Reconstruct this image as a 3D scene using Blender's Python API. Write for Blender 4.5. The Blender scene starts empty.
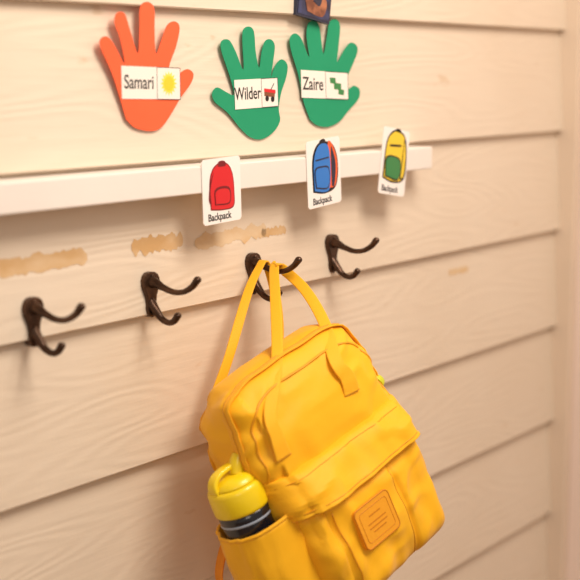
import bpy, bmesh, math, random
from mathutils import Vector, Matrix, noise
from mathutils.bvhtree import BVHTree
random.seed(4)
D=bpy.data
scn=bpy.context.scene
col=scn.collection
try:
    scn.view_settings.view_transform='Standard'
except Exception: pass

# ---------------------------------------------------------------- materials
def lin(c):
    return tuple(((v/255)/12.92 if v/255<=0.04045 else ((v/255+0.055)/1.055)**2.4) for v in c)+(1,)
def mat(name,rgb,rough=0.6,metal=0.0,sheen=0.0,var=0.0,vscale=8,bump=0.0,bscale=200,spec=0.5,coat=0.0,mapscale=None,rgb2=None,bdist=.002):
    m=D.materials.new(name); m.use_nodes=True
    nt=m.node_tree; b=nt.nodes['Principled BSDF']
    c=lin(rgb); b.inputs['Base Color'].default_value=c
    b.inputs['Roughness'].default_value=rough; b.inputs['Metallic'].default_value=metal
    b.inputs['Specular IOR Level'].default_value=spec
    b.inputs['Sheen Weight'].default_value=sheen
    b.inputs['Coat Weight'].default_value=coat
    tc=nt.nodes.new('ShaderNodeTexCoord')
    mp=nt.nodes.new('ShaderNodeMapping')
    nt.links.new(tc.outputs['Object'],mp.inputs['Vector'])
    if mapscale: mp.inputs['Scale'].default_value=mapscale
    if var>0 or rgb2:
        n=nt.nodes.new('ShaderNodeTexNoise'); n.inputs['Scale'].default_value=vscale; n.inputs['Detail'].default_value=4
        nt.links.new(mp.outputs[0],n.inputs['Vector'])
        r=nt.nodes.new('ShaderNodeValToRGB')
        r.color_ramp.elements[0].position=.35 if rgb2 else .3; r.color_ramp.elements[1].position=.62 if rgb2 else .7
        r.color_ramp.elements[0].color=tuple(v*(1-var) for v in c[:3])+(1,)
        r.color_ramp.elements[1].color=lin(rgb2) if rgb2 else tuple(min(1,v*(1+var)) for v in c[:3])+(1,)
        nt.links.new(n.outputs['Fac'],r.inputs['Fac']); nt.links.new(r.outputs['Color'],b.inputs['Base Color'])
    if bump>0:
        n=nt.nodes.new('ShaderNodeTexNoise'); n.inputs['Scale'].default_value=bscale; n.inputs['Detail'].default_value=3
        nt.links.new(mp.outputs[0],n.inputs['Vector'])
        bp=nt.nodes.new('ShaderNodeBump'); bp.inputs['Strength'].default_value=bump; bp.inputs['Distance'].default_value=bdist
        nt.links.new(n.outputs['Fac'],bp.inputs['Height']); nt.links.new(bp.outputs['Normal'],b.inputs['Normal'])
    return m

def siding_mat():
    m=D.materials.new('painted_siding'); m.use_nodes=True
    nt=m.node_tree; b=nt.nodes['Principled BSDF']; L=nt.links.new
    b.inputs['Roughness'].default_value=.45
    tc=nt.nodes.new('ShaderNodeTexCoord')
    n=nt.nodes.new('ShaderNodeTexNoise'); n.inputs['Scale'].default_value=2.2; n.inputs['Detail'].default_value=5
    L(tc.outputs['Object'],n.inputs['Vector'])
    r=nt.nodes.new('ShaderNodeValToRGB')
    r.color_ramp.elements[0].position=.3; r.color_ramp.elements[0].color=lin((219,201,178))
    r.color_ramp.elements[1].position=.7; r.color_ramp.elements[1].color=lin((227,212,192))
    L(n.outputs['Fac'],r.inputs['Fac'])
    ms=nt.nodes.new('ShaderNodeMapping'); ms.inputs['Scale'].default_value=(14,1,40)
    L(tc.outputs['Object'],ms.inputs['Vector'])
    ns=nt.nodes.new('ShaderNodeTexNoise'); ns.inputs['Scale'].default_value=1.0; ns.inputs['Detail'].default_value=6
    L(ms.outputs[0],ns.inputs['Vector'])
    rs=nt.nodes.new('ShaderNodeValToRGB')
    rs.color_ramp.elements[0].position=.67; rs.color_ramp.elements[0].color=(0,0,0,1)
    rs.color_ramp.elements[1].position=.73; rs.color_ramp.elements[1].color=(.4,.4,.4,1)
    L(ns.outputs['Fac'],rs.inputs['Fac'])
    mx=nt.nodes.new('ShaderNodeMixRGB'); mx.inputs[2].default_value=lin((196,162,120))
    L(rs.outputs['Color'],mx.inputs[0]); L(r.outputs['Color'],mx.inputs[1]); L(mx.outputs[0],b.inputs['Base Color'])
    mp=nt.nodes.new('ShaderNodeMapping'); mp.inputs['Scale'].default_value=(1.6,1,9)
    L(tc.outputs['Object'],mp.inputs['Vector'])
    n2=nt.nodes.new('ShaderNodeTexNoise'); n2.inputs['Scale'].default_value=1.3; n2.inputs['Detail'].default_value=1.0
    L(mp.outputs[0],n2.inputs['Vector'])
    mul=nt.nodes.new('ShaderNodeMath'); mul.operation='MULTIPLY'; mul.inputs[1].default_value=110
    L(n2.outputs['Fac'],mul.inputs[0])
    sn=nt.nodes.new('ShaderNodeMath'); sn.operation='SINE'; L(mul.outputs[0],sn.inputs[0])
    mp3=nt.nodes.new('ShaderNodeMapping'); mp3.inputs['Scale'].default_value=(12,1,160)
    L(tc.outputs['Object'],mp3.inputs['Vector'])
    n3=nt.nodes.new('ShaderNodeTexNoise'); n3.inputs['Scale'].default_value=1.0; n3.inputs['Detail'].default_value=3
    L(mp3.outputs[0],n3.inputs['Vector'])
    ad=nt.nodes.new('ShaderNodeMath'); ad.operation='MULTIPLY_ADD'; ad.inputs[1].default_value=.28
    L(sn.outputs[0],ad.inputs[0]); L(n3.outputs['Fac'],ad.inputs[2])
    bp=nt.nodes.new('ShaderNodeBump'); bp.inputs['Strength'].default_value=.38; bp.inputs['Distance'].default_value=.0011
    L(ad.outputs[0],bp.inputs['Height']); L(bp.outputs['Normal'],b.inputs['Normal'])
    return m

M_sid=siding_mat()
M_wall=mat('painted_plaster',(238,218,205),.7,var=.03,vscale=3,bump=.1,bscale=60)
M_trim=mat('trim_paint',(222,202,180),.5,var=.03)
M_floor=mat('floor_boards',(150,115,85),.5,var=.15,vscale=6)
M_shelf=mat('shelf_white_paint',(236,228,220),.4,var=.02,vscale=12,bump=.08,bscale=80)
M_bronze=mat('aged_bronze',(78,56,42),.30,metal=.7,var=.4,vscale=60,bump=.2,bscale=150)
M_bag=mat('yellow_nylon',(248,184,22),.56,sheen=.1,var=.04,vscale=9,bump=.3,bscale=28,bdist=.004,spec=.32)
M_bag2=mat('yellow_webbing',(246,180,26),.58,sheen=.1,bump=.35,bscale=700,spec=.3)
M_zip=mat('yellow_zipper',(226,156,10),.5,bump=.5,bscale=900)
M_seam=mat('yellow_seam',(226,156,12),.5)
M_patch=mat('yellow_leather_patch',(242,166,34),.45,bump=.2,bscale=300)
M_patch2=mat('patch_emboss',(208,128,16),.5)
M_lid=mat('bottle_lid_plastic',(242,210,20),.35,spec=.5,coat=.2)
M_bottle=mat('bottle_dark',(20,22,30),.2,coat=.5)
M_bprint=mat('bottle_print',(150,160,175),.3)
M_lime=mat('lime_mesh',(200,205,30),.5)
M_orange=mat('orange_strap',(240,150,30),.6)
M_porange=mat('paper_orange',(246,104,66),.85,var=.03,vscale=20,spec=.2)
M_pgreen=mat('paper_green',(40,148,106),.85,var=.03,vscale=20,spec=.2)
M_white=mat('laminated_white',(246,241,236),.3,coat=.2)
M_label=mat('label_white',(240,232,222),.6)
M_ink=mat('ink_black',(25,22,24),.6)
M_red=mat('ink_red',(215,28,38),.45)
M_dred=mat('ink_dark_red',(120,14,26),.45)
M_blue=mat('ink_blue',(40,120,205),.45)
M_orr=mat('ink_orange',(235,95,40),.45)
M_yel=mat('ink_yellow',(240,205,50),.45)
M_grn=mat('ink_green',(50,130,70),.45)
M_sun=mat('ink_sun',(238,220,80),.5)
M_brown=mat('ink_brown',(130,75,45),.5)
M_pbl=mat('print_blue',(52,62,104),.4,vscale=60,rgb2=(24,26,48))
M_skin=mat('print_warm',(176,112,78),.45,vscale=70,rgb2=(110,60,40))
M_navy=mat('print_navy',(30,36,62),.4)
M_tape=mat('masking_tape_residue',(202,162,110),.7,vscale=38,rgb2=(216,186,146),mapscale=(.5,1,1))
M_tape2=mat('tape_residue_light',(212,176,128),.7,vscale=38,rgb2=(220,196,162),mapscale=(.5,1,1))

# ---------------------------------------------------------------- helpers
def mesh_obj(name,verts,faces,m=None,smooth=False,parent=None):
    me=D.meshes.new(name); me.from_pydata([tuple(v) for v in verts],[],faces); me.update()
    if m: me.materials.append(m)
    if smooth:
        for p_ in me.polygons: p_.use_smooth=True
    o=D.objects.new(name,me); col.objects.link(o)
    if parent: o.parent=parent
    return o
def empty(name,loc=(0,0,0)):
    e=D.objects.new(name,None); e.location=loc; e.empty_display_size=.05; col.objects.link(e); return e
def box(name,x0,x1,y0,y1,z0,z1,m,bev=0,parent=None):
    v=[(x0,y0,z0),(x1,y0,z0),(x1,y1,z0),(x0,y1,z0),(x0,y0,z1),(x1,y0,z1),(x1,y1,z1),(x0,y1,z1)]
    fs=[(0,3,2,1),(4,5,6,7),(0,1,5,4),(1,2,6,5),(2,3,7,6),(3,0,4,7)]
    o=mesh_obj(name,v,fs,m,parent=parent)
    if bev:
        b=o.modifiers.new('bev','BEVEL'); b.width=bev; b.segments=3
    return o
def catmull(pts,n=10):
    pts=[Vector(q) for q in pts]; P=[pts[0]*2-pts[1]]+pts+[pts[-1]*2-pts[-2]]
    out=[]
    for i in range(1,len(P)-2):
        for k in range(n):
            t=k/n; a,b,c,d=P[i-1],P[i],P[i+1],P[i+2]
            out.append(.5*((2*b)+(c-a)*t+(2*a-5*b+4*c-d)*t*t+(3*b-a-3*c+d)*t**3))
    out.append(P[-2].copy()); return out
def lerp_list(L,t):
    f=t*(len(L)-1); i=min(int(f),len(L)-2); u=f-i
    return L[i]*(1-u)+L[i+1]*u
def sweep(name,pts,wid,thk,wdirs,m,n=10,parent=None,expo=5,seg=16):
    C=catmull(pts,n) if n>1 else [Vector(q) for q in pts]
    N=len(C); V=[];Fc=[]
    if not isinstance(wid,(list,tuple)): wid=[wid,wid]
    if not isinstance(thk,(list,tuple)): thk=[thk,thk]
    for i,c in enumerate(C):
        t=(C[min(i+1,N-1)]-C[max(i-1,0)]).normalized(); s=i/(N-1)
        w=lerp_list(wdirs,s); w=(w-t*w.dot(t)).normalized(); nn=t.cross(w).normalized()
        W=lerp_list(list(wid),s); T=lerp_list(list(thk),s)
        for k in range(seg):
            th=2*math.pi*k/seg; cx=math.cos(th); sy=math.sin(th)
            V.append(c+w*W*math.copysign(abs(cx)**(2/expo),cx)+nn*T*math.copysign(abs(sy)**(2/expo),sy))
    for i in range(N-1):
        for k in range(seg):
            a=i*seg+k; b=i*seg+(k+1)%seg
            Fc.append((a,b,b+seg,a+seg))
    Fc.append(tuple(range(seg-1,-1,-1))); Fc.append(tuple(range((N-1)*seg,N*seg)))
    return mesh_obj(name,V,Fc,m,True,parent)
def tube(name,pts,rad,m,n=8,parent=None,seg=10):
    C=catmull(pts,n) if n>1 else [Vector(q) for q in pts]
    N=len(C)
    if not isinstance(rad,(list,tuple)): rad=[rad,rad]
    V=[];Fc=[]
    t0=(C[1]-C[0]).normalized(); w=t0.orthogonal().normalized()
    for i,c in enumerate(C):
        t=(C[min(i+1,N-1)]-C[max(i-1,0)]).normalized()
        w=(w-t*w.dot(t)).normalized(); nn=t.cross(w)
        R=lerp_list(list(rad),i/(N-1))
        for k in range(seg):
            th=2*math.pi*k/seg
            V.append(c+w*R*math.cos(th)+nn*R*math.sin(th))
    for i in range(N-1):
        for k in range(seg):
            a=i*seg+k; b=i*seg+(k+1)%seg
            Fc.append((a,b,b+seg,a+seg))
    Fc.append(tuple(range(seg-1,-1,-1))); Fc.append(tuple(range((N-1)*seg,N*seg)))
    return mesh_obj(name,V,Fc,m,True,parent)
def sphere_bm(bm,c,r,u=14,v=10,s=(1,1,1)):
    bmesh.ops.create_uvsphere(bm,u_segments=u,v_segments=v,radius=r,matrix=Matrix.Translation(c)@Matrix.Diagonal((*s,1)))
def join(objs,name):
    bpy.ops.object.select_all(action='DESELECT')
    for o in objs: o.select_set(True)
    bpy.context.view_layer.objects.active=objs[0]
    bpy.ops.object.join(); objs[0].name=name; objs[0].data.name=name
    return objs[0]
def slab(name,pts,y,thk,m,parent=None,round_=0,M=None):
    if round_: 
        pts=[(v.x,v.y) for v in catmull([Vector((a,b,0)) for a,b in pts+[pts[0]]],round_)[:-1]]
    n=len(pts); V=[(a,y,b) for a,b in pts]+[(a,y+thk,b) for a,b in pts]
    if M: V=[M@Vector(v) for v in V]
    F_=[tuple(range(n)),tuple(range(2*n-1,n-1,-1))]
    for i in range(n): j=(i+1)%n; F_.append((i,i+n,j+n,j))
    o=mesh_obj(name,V,F_,m,parent=parent)
    bm=bmesh.new(); bm.from_mesh(o.data); bmesh.ops.recalc_face_normals(bm,faces=bm.faces); bm.to_mesh(o.data); bm.free()
    return o
def text(name,s,loc,size,m,parent=None,rot=0,sx=1.0,bold=0.0,M=None):
    c=D.curves.new(name,'FONT'); c.body=s; c.size=size; c.extrude=.00008; c.offset=bold
    c.align_x='CENTER'; c.align_y='CENTER'; c.materials.append(m)
    o=D.objects.new(name,c); col.objects.link(o)
    mw=Matrix.Translation(loc)@Matrix.Rotation(math.radians(90),4,'X')@Matrix.Rotation(rot,4,'Z')@Matrix.Diagonal((sx,1,1,1))
    if M: mw=M@mw
    o.matrix_world=mw
    bpy.context.view_layer.update()
    bpy.ops.object.select_all(action='DESELECT'); o.select_set(True); bpy.context.view_layer.objects.active=o
    bpy.ops.object.convert(target='MESH'); o=bpy.context.view_layer.objects.active
    if parent: o.parent=parent
    return o

# ---------------------------------------------------------------- room
EXP=.1665; ZB=1.370
V=[];Fc=[]
x0,x1=-1.2,2.165
z=ZB
while z-EXP>-.05: z-=EXP
zs=[]
while z<2.6: zs.append(z); z+=EXP
for zb in zs:
    zt=zb+EXP; b=len(V)
    prof=[(.013,zb),(.0015,zb),(0,zb+.0015),(.0002,zb+.004),(.0115,zt+.002)]
    for x in (x0,x1):
        for (y,zz) in prof: V.append((x,y,max(zz,0)))
    k=len(prof)
    for i in range(k-1): Fc.append((b+i,b+k+i,b+k+i+1,b+i+1))
wall=mesh_obj('wall_back',V,Fc,M_sid)
box('wall_right',x1,x1+.1,-2.6,.12,0,2.6,M_wall)
box('trim_1',x1-.022,x1,-.024,.012,0,2.6,M_trim,.002)
box('floor',-1.2,x1,-2.6,.02,-.05,0,M_floor)

# ---------------------------------------------------------------- shelf
box('wall_shelf',-.9,1.660,-.03,.012,1.1685,1.1990,M_shelf,.0018)

# ---------------------------------------------------------------- coat hooks
def coat_hook(x,z):
    objs=[]
    prof=[(.0205,.000),(.0198,.0055),(.0170,.0100),(.0115,.0128),(.005,.0125),(-.001,.0100),(-.007,.0076),(-.014,.0070),(-.020,.0074),(-.025,.0066),(-.029,.0036),(-.0305,0)]
    right=[(w,zz) for zz,w in prof]; left=[(-w,zz) for zz,w in reversed(prof[1:-1])]
    pl=slab('plate',[(x+a,z+b) for a,b in right+left],-.0035,.0035+.008,M_bronze)
    bv=pl.modifiers.new('b','BEVEL'); bv.width=.0012; bv.segments=2
    bpy.context.view_layer.objects.active=pl; pl.select_set(True); bpy.ops.object.modifier_apply(modifier='b')
    objs.append(pl)
    up=[(0,.001,.009),(0,-.008,.0085),(0,-.019,.0045),(0,-.034,.0010),(0,-.048,.0025),(0,-.060,.0090),(0,-.067,.0165)]
    objs.append(tube('u',[(x+a,b,z+c) for a,b,c in up],[.0080,.0055,.0038,.0032,.0032,.0036,.0042],M_bronze,seg=12))
    lo=[(0,.001,-.013),(0,-.007,-.021),(0,-.016,-.0300),(0,-.026,-.0335),(0,-.034,-.0310),(0,-.039,-.0250)]
    objs.append(tube('l',[(x+a,b,z+c) for a,b,c in lo],[.0068,.0050,.0037,.0034,.0036,.0040],M_bronze,seg=12))
    bm=bmesh.new()
    sphere_bm(bm,Vector((x,-.0677,z+.0172)),.0044,s=(1,1,.9)); sphere_bm(bm,Vector((x,-.0394,z-.0245)),.0042,s=(1,1,.9))
    sphere_bm(bm,Vector((x,-.004,z+.0155)),.0026,s=(1,.6,1)); sphere_bm(bm,Vector((x,-.004,z-.0255)),.0024,s=(1,.6,1))
    me=D.meshes.new('b'); bm.to_mesh(me); bm.free(); me.materials.append(M_bronze)
    for p_ in me.polygons: p_.use_smooth=True
    o=D.objects.new('b',me); col.objects.link(o); objs.append(o)
    return join(objs,'coat_hook')
for hx,hz in ((.932,1.060),(1.106,1.065),(1.290,1.0665),(1.458,1.073)): coat_hook(hx,hz)

# ---------------------------------------------------------------- paper hands
def hand(pts,cpx,cx,kx,kz,m,name_txt,lab,divx,icon,tsize,tilt=0,sx=.85,lean=.03):
    e=empty('paper_hand_cutout',(0,0,0))
    W=lambda a,b:(cx+(a-cpx)*kx,1.3-(b-73)*kz)
    slab('hand_shape',[W(a,b) for a,b in pts],-.0036,.0004,m,e,round_=4)
    (lx0,lz0,lx1,lz1)=lab
    q=[W(lx0,lz0),W(lx1,lz0+tilt),W(lx1,lz1+tilt),W(lx0,lz1)]
    slab('name_label',q,-.0044,.0003,M_label,e)
    fx=(divx-lx0)/(lx1-lx0)
    dz0=tilt*fx
    A=W(divx,lz0+dz0);B=W(lx1,lz0+tilt);C=W(lx1,lz1+tilt);Dd=W(divx,lz1+dz0)
    def edge(P,Q,w=.0003):
        P=Vector((P[0],0,P[1]));Q=Vector((Q[0],0,Q[1]));d=(Q-P).normalized();n=Vector((-d.z,0,d.x))*w
        vs=[(v.x,v.z) for v in (P-n,Q-n,Q+n,P+n)]
        slab('frame_line',vs,-.0046,.0002,M_ink,e)
    edge(A,B);edge(B,C);edge(C,Dd);edge(Dd,A)
    tc=W((lx0+divx)/2-.5,(lz0+lz1)/2+tilt*fx/2)
    ang=-math.atan2(tilt*kz,(lx1-lx0)*kx)
    text('name_text',name_txt,(tc[0],-.0045,tc[1]),tsize,M_ink,e,rot=ang,bold=.0002,sx=sx)
    ic=W((divx+lx1)/2,(lz0+lz1)/2+tilt*(1+fx)/2)
    icon(ic[0],ic[1],e)
    # lean with the sloping board face
    e.location=(.004+lean*.17,.0028-1.235*math.sin(lean),1.235-1.235*math.cos(lean)); e.rotation_euler=(-lean,0,0)
    return e
def sun_icon(x,z,e):
    pts=[]
    for i in range(32):
        r=.0135 if i%2==0 else .0092
        a=2*math.pi*i/32; pts.append((x+r*math.cos(a),z+r*math.sin(a)))
    slab('sun_rays',pts,-.0046,.0002,M_sun,e)
    slab('sun_disc',[(x+.0078*math.cos(2*math.pi*i/20),z+.0078*math.sin(2*math.pi*i/20)) for i in range(20)],-.0048,.0002,M_yel,e)
def wagon_icon(x,z,e):
    slab('wagon_box',[(x-.011,z-.004),(x+.009,z-.006),(x+.011,z+.003),(x-.011,z+.005)],-.0046,.0002,M_brown,e)
    slab('wagon_rim',[(x-.011,z+.001),(x+.011,z-.001),(x+.011,z+.003),(x-.011,z+.005)],-.0048,.0002,M_red,e)
    slab('wagon_handle',[(x+.001,z+.003),(x+.008,z+.011),(x+.009,z+.0105),(x+.0025,z+.003)],-.0048,.0002,M_ink,e)
    for dx,dz in((-.006,-.007),(.005,-.008)):
        slab('wagon_wheel',[(x+dx+.0034*math.cos(2*math.pi*i/16),z+dz+.0034*math.sin(2*math.pi*i/16)) for i in range(16)],-.0048,.0002,M_ink,e)
def zig_icon(x,z,e):
    P=[(-.014,.009),(-.003,.0085),(-.002,.003),(.008,.002),(.008,-.004),(.014,-.005),(.013,-.011),(.002,-.0095),(.0025,-.0045),(-.006,-.004),(-.006,.002),(-.013,.003)]
    slab('zigzag',[(x+a*1.15,z+b*1.15) for a,b in P],-.0046,.0002,M_grn,e)
H1=[(122,118),(116,95),(109,72),(100,50),(99,42),(104,38),(110,42),(116,53),(122,64),(118,40),(113,24),(116,15),(123,16),(128,32),(135,54),(137,30),(138,9),(145,3),(152,9),(152,32),(153,54),(159,40),(165,25),(173,21),(178,27),(174,46),(166,68),(170,82),(178,73),(186,69),(192,74),(189,84),(178,98),(168,114),(158,127),(147,131),(131,127)]
H2=[(233,127),(222,112),(210,101),(208,92),(213,87),(222,92),(229,94),(225,75),(218,51),(219,42),(226,41),(232,52),(239,70),(239,45),(240,31),(246,27),(251,32),(252,52),(255,68),(258,52),(262,41),(268,39),(272,45),(270,60),(267,77),(272,65),(279,59),(285,65),(283,78),(277,94),(274,110),(275,122),(268,133),(255,140),(243,137)]
H3=[(305,119),(299,100),(295,75),(289,52),(288,40),(293,35),(299,40),(306,58),(304,38),(306,25),(312,22),(317,28),(320,54),(324,38),(327,23),(333,19),(338,25),(336,45),(334,62),(340,52),(347,43),(353,43),(356,50),(350,65),(343,80),(345,89),(351,86),(357,90),(356,99),(349,107),(343,113),(335,122),(323,127),(312,125)]
hand(H1,145,1.1035,.001584,.001068,M_porange,'Samari',(118,66,177,98),153,sun_icon,.0205,tilt=2,lean=.004)
hand(H2,246,1.2785,.0019,.001169,M_pgreen,'Wilder',(229,80,273,109),256,wagon_icon,.0205,tilt=-2,lean=.040)
hand(H3,322,1.4338,.0022,.00126,M_pgreen,'Zaire',(297,70,344,97),321,zig_icon,.0225,tilt=3,sx=.92,lean=.040)

# small photo print at the top
pe=empty('photo_print')
Mr=Matrix.Translation((1.412,0,1.395))@Matrix.Rotation(math.radians(8),4,'Y')
slab('print',[(-.036,-.03),(.036,-.03),(.036,.06),(-.036,.06)],-.004,.0060,M_navy,pe,M=Mr)
slab('print_field',[(-.033,-.027),(.033,-.027),(.033,.057),(-.033,.057)],-.0046,.0003,M_pbl,pe,M=Mr)
slab('print_shape',[(-.014,-.022),(.018,-.024),(.026,-.008),(.018,.006),(.02,.02),(.004,.028),(-.01,.018),(-.008,.004),(-.02,-.006)],-.0050,.0003,M_skin,pe,round_=4,M=Mr)
slab('print_dark_shape',[(-.004,-.008),(.010,-.012),(.014,.0),(.004,.008)],-.0054,.0003,M_navy,pe,round_=4,M=Mr)

# ---------------------------------------------------------------- picture cards on the shelf edge
def card(cx,cz,w,h,rot,style):
    e=empty('backpack_picture_card')
    Mr=Matrix.Translation((cx,-.0305,cz))@Matrix.Rotation(rot,4,'Y')
    r_=.003
    c=[(-w/2+r_,-h/2),(w/2-r_,-h/2),(w/2,-h/2+r_),(w/2,h/2-r_),(w/2-r_,h/2),(-w/2+r_,h/2),(-w/2,h/2-r_),(-w/2,-h/2+r_)]
    slab('card',c,-.0008,.0008,M_white,e,M=Mr)
    text('caption','Backpack',(-w*.08,-.00095,-h/2+.0075),.0115,M_ink,e,M=Mr,bold=.0002,sx=.95)
    k=h/.085*1.08; kw=k*1.12
    def S(n,pts,l,m,rd=4):
        slab(n,[(a*kw,(b+.0052)*k) for a,b in pts],-.0008-.00025*l,.0002,m,e,round_=rd,M=Mr)
    if style=='red':
        body=[(-.019,-.026),(.0,-.028),(.018,-.026),(.020,-.01),(.018,.012),(.010,.025),(-.004,.027),(-.015,.020),(-.020,.004)]
        S('art_outline',[(a*1.06,b*1.05) for a,b in body],1,M_dred)
        S('art_body',body,2,M_red)
        S('art_pocket',[(-.013,-.022),(.012,-.022),(.013,-.004),(.0,.0),(-.013,-.004)],3,M_dred)
        S('art_pocket_face',[(-.0115,-.0205),(.0105,-.0205),(.0115,-.0065),(.0,-.003),(-.0115,-.0065)],4,M_red)
        S('art_loop',[(-.006,.024),(.006,.024),(.005,.030),(-.005,.030)],3,M_dred)
        S('art_strap',[(-.014,.018),(-.020,.006),(-.023,-.014),(-.019,-.020),(-.020,-.002)],3,M_dred)
    elif style=='blue':
        S('art_outline',[(-.021,-.026),(-.0,-.030),(.021,-.024),(.026,.002),(.019,.024),(.004,.031),(-.012,.028),(-.021,.010)],1,M_ink)
        S('art_strap',[(.008,-.025),(.020,-.022),(.0245,.002),(.018,.023),(.008,.028)],2,M_orr)
        S('art_strap_stripe',[(.013,-.023),(.0175,-.022),(.021,.002),(.016,.020),(.013,.020)],3,M_navy)
        S('art_body',[(-.019,-.0245),(-.002,-.028),(.008,-.025),(.011,-.002),(.009,.022),(.001,.029),(-.011,.026),(-.019,.009)],4,M_blue)
        S('art_pocket_line',[(-.017,-.022),(.006,-.024),(.008,-.001),(-.004,.003),(-.018,.000)],5,M_navy)
        S('art_pocket',[(-.0155,-.0205),(.005,-.0225),(.0068,-.0025),(-.004,.001),(-.0165,-.0015)],6,M_blue)
        S('art_stripe',[(-.016,.010),(.008,.011),(.008,.0125),(-.016,.0115)],6,M_navy,0)
        S('art_loop',[(-.008,.027),(.003,.029),(.002,.034),(-.006,.033)],2,M_ink)
    else:
        S('art_outline',[(-.021,-.026),(.0,-.030),(.022,-.024),(.024,.004),(.018,.026),(.006,.032),(-.008,.031),(-.019,.016)],1,M_ink)
        S('art_body',[(-.019,-.0245),(.0,-.028),(.020,-.0225),(.022,.004),(.0165,.0245),(.005,.030),(-.007,.029),(-.0175,.015)],2,M_yel)
        S('art_side',[(.013,-.025),(.020,-.0215),(.022,.004),(.0165,.0245),(.0145,.0)],3,M_ink)
        S('art_side_face',[(.0145,-.0225),(.019,-.0205),(.0208,.004),(.0165,.020),(.0158,.0)],4,M_yel)
        S('art_pocket_line',[(-.017,-.024),(.010,-.026),(.012,-.003),(-.003,.002),(-.018,-.002)],3,M_ink)
        S('art_pocket',[(-.0158,-.0225),(.009,-.0242),(.0106,-.0045),(-.003,.0002),(-.0167,-.0035)],5,M_grn)
        S('art_trim',[(-.013,.012),(.010,.014),(.010,.0165),(-.012,.0145)],4,M_ink,0)
        S('art_loop',[(-.004,.030),(.007,.031),(.006,.0345),(-.002,.034)],1,M_ink)
    return e
card(1.1935,1.170,.068,.073,math.radians(-2),'red')
card(1.394,1.1785,.072,.083,math.radians(-4),'blue')
card(1.5575,1.183,.066,.088,math.radians(9),'yellow')

# ---------------------------------------------------------------- tape residue on siding
def tape(cx,cz,w,h,m,seed,rot=0,rag=.3):
    n=60
    def nz(i,s): return noise.noise(Vector((i*.16,s*3.1,seed)))+.5*noise.noise(Vector((i*.7,s*5.7,seed)))
    ends=lambda i: min(1,.35+min(i,n-i)/4)
    top=[(cx-w/2+w*i/n, cz+(h/2+rag*h*nz(i,1))*ends(i)+ rot*(w*i/n-w/2)) for i in range(n+1)]
    bot=[(cx-w/2+w*i/n, cz-(h/2+rag*h*nz(i,2))*ends(i)+ rot*(w*i/n-w/2)) for i in range(n+1)]
    zb=max(z for z in zs if z<=cz-h/2)
    def yy(z): return .0002+ (z-zb)/EXP*.0113-.0006
    pts=bot+top
    F_=[(i,i+1,n+2+i,n+1+i) for i in range(n)]
    return mesh_obj('masking_tape_residue',[(a,yy(b),b) for a,b in pts],F_,m)
tape(.935,1.112,.16,.017,M_tape,1)
tape(1.125,1.114,.085,.017,M_tape,2)
tape(1.255,1.110,.135,.016,M_tape2,3,rot=.02)
tape(1.338,1.108,.05,.010,M_tape,4)
tape(1.81,1.004,.06,.009,M_tape2,5)

# ---------------------------------------------------------------- backpack
bX=Vector((.925,-.178,.340)).normalized()
bZ=Vector((-.292,.248,.925)); bZ=(bZ-bX*bZ.dot(bX)).normalized()
bY=bZ.cross(bX)
BO=Vector((1.254,-.128,.855))
SC=1.03
MB=Matrix(((bX.x*SC,bY.x*SC,bZ.x*SC,BO.x),(bX.y*SC,bY.y*SC,bZ.y*SC,BO.y),(bX.z*SC,bY.z*SC,bZ.z*SC,BO.z),(0,0,0,1)))
BP=empty('backpack'); 
def addbag(o):
    o.data.transform(MB); o.parent=BP; return o
HW,HD,HH=.106,.056,.142
ZC=.004
def body_pt(th,zz):
    nt,nb=4.6,7
    n=nt if zz>0 else nb
    s=(1-abs(zz)**n)**(1/n)
    m_=2.8 if zz>0 else 5
    sd=(1-abs(zz)**m_)**(1/m_)
    e=4.8
    c,si=math.cos(th),math.sin(th)
    x=HW*s*math.copysign(abs(c)**(2/e),c)-.004
    d=HD*sd
    y=d*math.copysign(abs(si)**(2/e),si)
    z=HH*zz+ZC
    P=Vector((x,y,z))
    nv=Vector((x,y*2,z*.6)).normalized()
    q1=noise.noise(Vector((x*14,y*16+3,z*9)))
    q2=noise.noise(Vector((x*30+z*12,y*25,z*14-x*10+7)))
    q3=noise.noise(Vector((x*9-4,y*40,z*45)))
    q4=1-abs(noise.noise(Vector((x*22-z*26,y*18,z*12+x*14+11))))*4
    amp=.006*q1+.0036*q2+.0022*max(-.5,q4)
    if abs(x)>HW*.8: amp+=.007*q3-.006*(1-min(1,abs(zz)))
    return P+nv*amp*min(1,(1-abs(zz))*6+.1)
NR,NL=160,120
V=[];Fc=[]
for i in range(NL+1):
    zz=math.sin(math.pi*(i/NL-.5)); zz=max(-.9995,min(.9995,zz))
    for k in range(NR): V.append(body_pt(2*math.pi*k/NR,zz))
for i in range(NL):
    for k in range(NR):
        a=i*NR+k;b=i*NR+(k+1)%NR
        Fc.append((a,b,b+NR,a+NR))
Fc.append(tuple(range(NR-1,-1,-1)));Fc.append(tuple(range(NL*NR,(NL+1)*NR)))
bvh=BVHTree.FromPolygons([tuple(v) for v in V],Fc)
body=addbag(mesh_obj('main_body',V,Fc,M_bag,True))
def fy(x,z):
    h=bvh.ray_cast(Vector((x,-.4,z)),Vector((0,1,0)))
    return h[0].y if h[0] else None
def fyc(x,z):
    for k in range(40):
        y=fy(x,z)
        if y is not None and y<0.01: return y
        x*=.97; z*=.985
    return -.03
def rad(phi,y,cz=0.0):
    d=Vector((math.cos(phi),0,math.sin(phi)))
    h=bvh.ray_cast(Vector((-.004,y,cz))+d*.4,-d)
    return h[0],d
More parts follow.
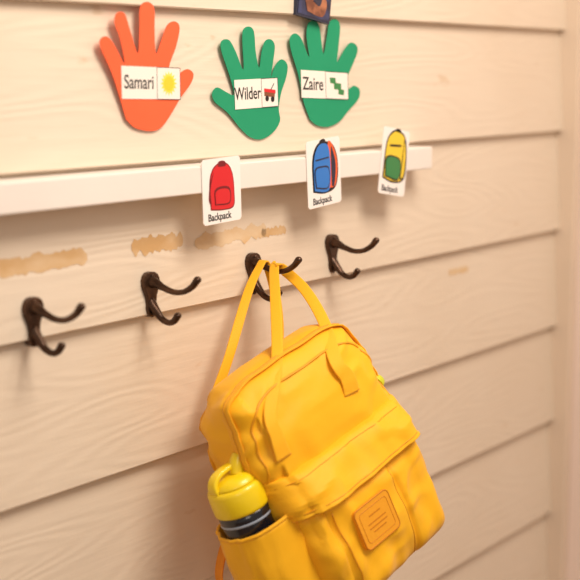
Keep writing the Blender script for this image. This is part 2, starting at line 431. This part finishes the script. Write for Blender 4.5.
def patch(name,x0,x1,z0,z1,T,m,mode='pillow',nx=72,nz=48,creases=0.0,seed=0):
    V=[];Fc=[]
    for j in range(nz+1):
        v=j/nz; z=z0+(z1-z0)*v
        for i in range(nx+1):
            u=i/nx; x=x0+(x1-x0)*u
            uu=abs(2*u-1); vv=abs(2*v-1)
            if mode=='pillow':
                t=T*((1-uu**10)**.5)*((1-vv**8)**.5)*(0.75+.25*(1-v))
                for px_,dp in ((-.069,.005),(.029,.005)):
                    t-=dp*math.exp(-((x-px_)/.003)**2)
            else:
                t=T*((1-uu**12)**.5)*((1-v)**.45)
                if v<.08: t*= (v/.08)**.5
            q=noise.noise(Vector((x*26+seed,z*22,seed)))*creases+noise.noise(Vector((x*60,z*20+seed,3)))*creases*.5
            t=t+q*((1-uu**8)**.5)*((1-vv**6)**.5)
            edge=(uu>=.999 or vv>=.999)
            y=fyc(x,z)-(t if not edge else -.003)
            V.append((x,y,z))
    for j in range(nz):
        for i in range(nx):
            a=j*(nx+1)+i
            Fc.append((a,a+1,a+nx+2,a+nx+1))
    o=mesh_obj(name,V,Fc,m,True)
    bv=BVHTree.FromPolygons([tuple(v) for v in V],Fc)
    addbag(o)
    return bv
pk=patch('front_pocket',-.098,.092,-.132,-.004,.023,M_bag,creases=.0055,seed=3)
fl=patch('pocket_flap',-.108,.098,-.012,.038,.027,M_bag,mode='flap',creases=.0045,seed=9)
def on(bv,x,z,off=.0008):
    h=bv.ray_cast(Vector((x,-.4,z)),Vector((0,1,0)))
    y=h[0].y if h[0] else fyc(x,z)
    return Vector((x,y-off,z))
def seam(name,bv,pts,r_=.0011,m=M_seam,off=.0004,n=10):
    C=catmull([Vector((a,0,b)) for a,b in pts],n)
    C=[on(bv,c.x,c.z,off) for c in C]
    return addbag(tube(name,C,r_,m,n=1,seg=8))
seam('pocket_seam_1',pk,[(-.064,-.018),(-.064,-.07),(-.062,-.122)],.0009,off=0)
seam('pocket_seam_2',pk,[(.024,-.018),(.024,-.07),(.023,-.122)],.0009,off=0)
seam('flap_stitch',fl,[(-.100,.030),(0,.032),(.088,.030)],.0006,off=0)
seam('flap_stitch_2',fl,[(-.102,-.003),(0,-.004),(.090,-.003)],.0007,off=0)
pp=[]
for i in range(97):
    t=2*math.pi*i/96; c,s=math.cos(t),math.sin(t)
    pp.append((-.004+.0965*math.copysign(abs(c)**.40,c),-.002+(.126)*math.copysign(abs(s)**(.46),s)))
C=[Vector((a,fyc(a,b)-.0002,b)) for a,b in pp]
addbag(tube('front_piping',C,.0014,M_seam,n=1,seg=8))
def arch(y0,phi0,phi1,n,off):
    out=[]
    for i in range(n+1):
        ph=phi0+(phi1-phi0)*i/n
        h,d=rad(ph,y0,-.02)
        if h: out.append(h+d*off)
    return out
za=arch(-.022,math.radians(192),math.radians(-8),80,.0006)
addbag(sweep('zipper_tape',za,.008,.0010,[Vector((0,1,0)),Vector((0,1,0))],M_bag2,n=1,seg=12))
addbag(tube('zipper_teeth',arch(-.022,math.radians(192),math.radians(-8),80,.0016),.0012,M_zip,n=1,seg=8))
addbag(tube('back_piping',arch(.040,math.radians(225),math.radians(-45),70,.0008),.0022,M_seam,n=1,seg=8))
pc=(-.0205,-.052)
def rrect(cx,cz,w,h,r_):
    out=[]
    for (sx,sz,a0) in ((1,-1,-90),(1,1,0),(-1,1,90),(-1,-1,180)):
        for k in range(6):
            a=math.radians(a0+90*k/5)
            out.append((cx+sx*(w/2-r_)+r_*math.cos(a),cz+sz*(h/2-r_)+r_*math.sin(a)))
    return out
yp=min(on(pk,pc[0]+dx*.0045,pc[1]+dz*.0045,0).y for dx in range(-6,7) for dz in range(-5,6))-.0006
addbag(slab('patch_base',rrect(pc[0],pc[1],.054,.047,.006),yp,.007,M_patch))
def ring(name,cx,cz,w,h,r_,y,tr,m):
    pts=[Vector((a,y,b)) for a,b in rrect(cx,cz,w,h,r_)]; pts.append(pts[0])
    addbag(tube(name,pts,tr,m,n=1,seg=6))
ring('patch_edge',pc[0],pc[1],.0535,.0465,.0058,yp+.0002,.0008,M_patch2)
ring('patch_inner',pc[0],pc[1],.043,.035,.004,yp,.0004,M_patch2)
for i,(w,dz) in enumerate(((.018,.009),(.028,.001),(.028,-.004),(.020,-.009))):
    addbag(slab('patch_mark',rrect(pc[0],pc[1]+dz,w,.0016,.0007),yp-.0003,.001,M_patch2))
def side_pocket(sgn,name,z0,z1,bul,hw,cy=0.0):
    V=[];Fc=[];n=36;L=26
    for j in range(L+1):
        v=j/L; z=z0+(z1-z0)*v
        for i in range(n+1):
            a=math.pi*(i/n-.5)
            bb=bul*(0.45+.55*min(1,(v*1.8))**.6)*(1-.06*max(0,v-.7)/.3)
            if j==0: bb=bul*.2
            ca=max(0,math.cos(a))
            xx=.090+bb*ca**.75
            yy=cy+hw*math.copysign(abs(math.sin(a))**.8,math.sin(a))
            zr=z+ (0 if v<.5 else (v-.5)*2*(-.004*ca))
            wr=.0034*noise.noise(Vector((a*3,z*30,sgn)))+.0025*noise.noise(Vector((a*7,z*24,5)))
            V.append((sgn*(xx+wr),yy,zr))
    for j in range(L):
        for i in range(n):
            k=j*(n+1)+i; Fc.append((k,k+1,k+n+2,k+n+1) if sgn<0 else (k,k+n+1,k+n+2,k+1))
    o=mesh_obj(name,V,Fc,M_bag,True)
    so=o.modifiers.new('s','SOLIDIFY'); so.thickness=.0018; so.offset=0
    rim=[Vector(V[L*(n+1)+i]) for i in range(n+1)]
    addbag(o)
    addbag(tube(name+'_elastic_rim',rim,.0022,M_bag2,n=1,seg=10))
side_pocket(-1,'side_pocket_left',-.133,.001,.067,.046,cy=-.005)
side_pocket(1,'side_pocket_right',-.130,-.006,.022,.044)
# handles
def W_(l): return MB@Vector(l)
def surf(x,z,off): return W_((x,fyc(x,z)-off,z))
hk=Vector((1.290,-.036,1.0755))
Yw=Vector((0,-1,0))
def mid(a,b,t,o=(0,0,0)): return a.lerp(b,t)+Vector(o)
L0=surf(-.080,.057,.0012);L1=surf(-.078,.080,.002);L2=surf(-.070,.105,.004)
R0=surf(.034,.072,.0012);R1=surf(.036,.090,.002);R2=surf(.034,.112,.004)
pts=[L0,L1,L2,mid(L2,hk,.35,(-.008,-.012,0)),mid(L2,hk,.75,(-.008,-.006,0)),hk+Vector((-.007,-.001,-.005)),hk+Vector((0,0,.0006)),hk+Vector((.009,0,-.005)),mid(R2,hk,.72,(.013,-.008,0)),mid(R2,hk,.38,(.009,-.010,0)),R2,R1,R0]
wd=[bX,bX,bX,bX*.8+Yw*.3,bX*.5+Yw*.7,Yw,Yw,Yw,bX*.5+Yw*.7,bX*.8+Yw*.3,bX,bX,bX]
sweep('front_handle',pts,[.0110,.0090,.0076,.0066,.0064,.0060,.0060,.0062,.0066,.0070,.0085,.0105,.0120],.0013,wd,M_bag2,n=10,parent=BP)
hb=Vector((1.290,-.016,1.078))
bL0=W_((-.085,.050,.060));bL1=W_((-.078,.054,.100));bR0=W_((.030,.048,.080));bR1=W_((.030,.046,.118))
pts=[bL0,bL1,mid(bL1,hb,.4,(-.010,-.004,0)),mid(bL1,hb,.8,(-.010,0,0)),hb+Vector((-.007,0,-.005)),hb,hb+Vector((.007,0,-.006)),mid(bR1,hb,.7,(.006,-.006,0)),mid(bR1,hb,.3,(.004,-.006,0)),bR1,bR0]
sweep('back_handle',pts,[.008,.007,.006,.0055,.0055,.0055,.0055,.0060,.007,.008,.009],.0013,[bX,bX,bX,bX*.5+Yw*.5,Yw,Yw,Yw,bX*.5+Yw*.5,bX,bX,bX],M_bag2,n=10,parent=BP)
for nm,s in (('shoulder_strap_left',-1),('shoulder_strap_right',1)):
    pts=[(s*.045,.050,.105),(s*.060,.062,.06),(s*.075,.064,0),(s*.088,.060,-.06),(s*.085,.052,-.12)]
    addbag(sweep(nm,pts,.018,.0035,[Vector((1,0,0))]*2,M_bag2,n=8))
addbag(sweep('strap_webbing_left',[(-.100,.046,-.115),(-.132,.056,-.100),(-.146,.062,-.068),(-.120,.062,-.035),(-.09,.058,-.02)],.010,.0016,[Vector((.3,1,0))]*2,M_orange,n=8))
fl_=Vector((.096,fyc(.096,.052)-.0015,.052))
addbag(sweep('lime_pull_tab',[fl_+Vector((-.002,.002,.010)),fl_+Vector((.002,-.002,.004)),fl_+Vector((.004,-.002,-.003)),fl_+Vector((.001,.002,-.008))],[.002,.0045,.004,.002],.0018,[Vector((1,.5,.3))]*2,M_lime,n=6))

# ---------------------------------------------------------------- water bottle in the left side pocket
WB=empty('water_bottle')
MBt=MB@Matrix.Translation((-.122,-.008,.021))@Matrix.Rotation(math.radians(3),4,'Y')
def lathe(name,prof,m,seg=48):
    V=[];Fc=[]
    for r_,z in prof:
        for k in range(seg):
            a=2*math.pi*k/seg; V.append((r_*math.cos(a),r_*math.sin(a),z))
    for i in range(len(prof)-1):
        for k in range(seg):
            a=i*seg+k;b=i*seg+(k+1)%seg; Fc.append((a,b,b+seg,a+seg))
    Fc.append(tuple(range(seg-1,-1,-1)));Fc.append(tuple(range((len(prof)-1)*seg,len(prof)*seg)))
    o=mesh_obj(name,V,Fc,m,True); o.data.transform(MBt); o.parent=WB; return o
lathe('flask',[(.022,-.125),(.027,-.122),(.028,-.115),(.028,-.02),(.0285,-.008),(.0285,0)],M_bottle)
lathe('flask_print',[(.0282,-.0135),(.0288,-.013),(.0288,-.011),(.0282,-.0105)],M_bprint)
lathe('lid_skirt',[(.0285,-.002),(.0300,-.001),(.0308,.002),(.0308,.022),(.0298,.0255),(.027,.0275)],M_lid)
lathe('lid_dome',[(.027,.0275),(.0262,.030),(.0235,.034),(.018,.037),(.010,.038),(.001,.0382)],M_lid)
o=sweep('lid_loop',[(-.024,0,.022),(-.026,0,.034),(-.018,0,.043),(0,0,.046),(.016,0,.043),(.024,0,.034)],[.007,.006],.0028,[Vector((0,1,0))]*2,M_lid,n=8)
o.data.transform(MBt); o.parent=WB
o=tube('lid_spout',[(.006,-.004,.036),(.010,-.005,.046),(.016,-.006,.053)],[.009,.008],M_lid)
o.data.transform(MBt); o.parent=WB

# ---------------------------------------------------------------- lights
w=D.worlds.new('w'); scn.world=w; w.use_nodes=True
bg=w.node_tree.nodes['Background']; bg.inputs[0].default_value=(1.0,.85,.73,1); bg.inputs[1].default_value=.37
def area(name,loc,target,size,power,colr,sy=None):
    l=D.lights.new(name,'AREA'); l.size=size; l.energy=power; l.color=colr
    if sy: l.shape='RECTANGLE'; l.size_y=sy
    o=D.objects.new(name,l); o.location=loc; o.rotation_euler=(Vector(target)-Vector(loc)).to_track_quat('-Z','Y').to_euler(); col.objects.link(o)
area('ceiling_light',(1.15,-1.0,2.3),(1.3,0,1.25),.7,28,(1,.88,.76))
area('window_light',(-.9,-1.9,1.9),(1.3,0,1.1),1.0,10.5,(1,.91,.82))

# ---------------------------------------------------------------- camera
f_=1370.0
a=math.radians(36.22); p=math.atan(217/f_)
fw=Vector((math.cos(a)*math.cos(p),math.sin(a)*math.cos(p),-math.sin(p)))
cd=D.cameras.new('camera'); cam=D.objects.new('camera',cd); col.objects.link(cam)
cam.location=(0,-1,1.3); cam.rotation_euler=fw.to_track_quat('-Z','Y').to_euler()
cd.sensor_width=36; cd.lens=f_/580*36; cd.clip_start=.05
cd.dof.use_dof=True; cd.dof.focus_distance=1.60; cd.dof.aperture_fstop=3.6
scn.camera=cam
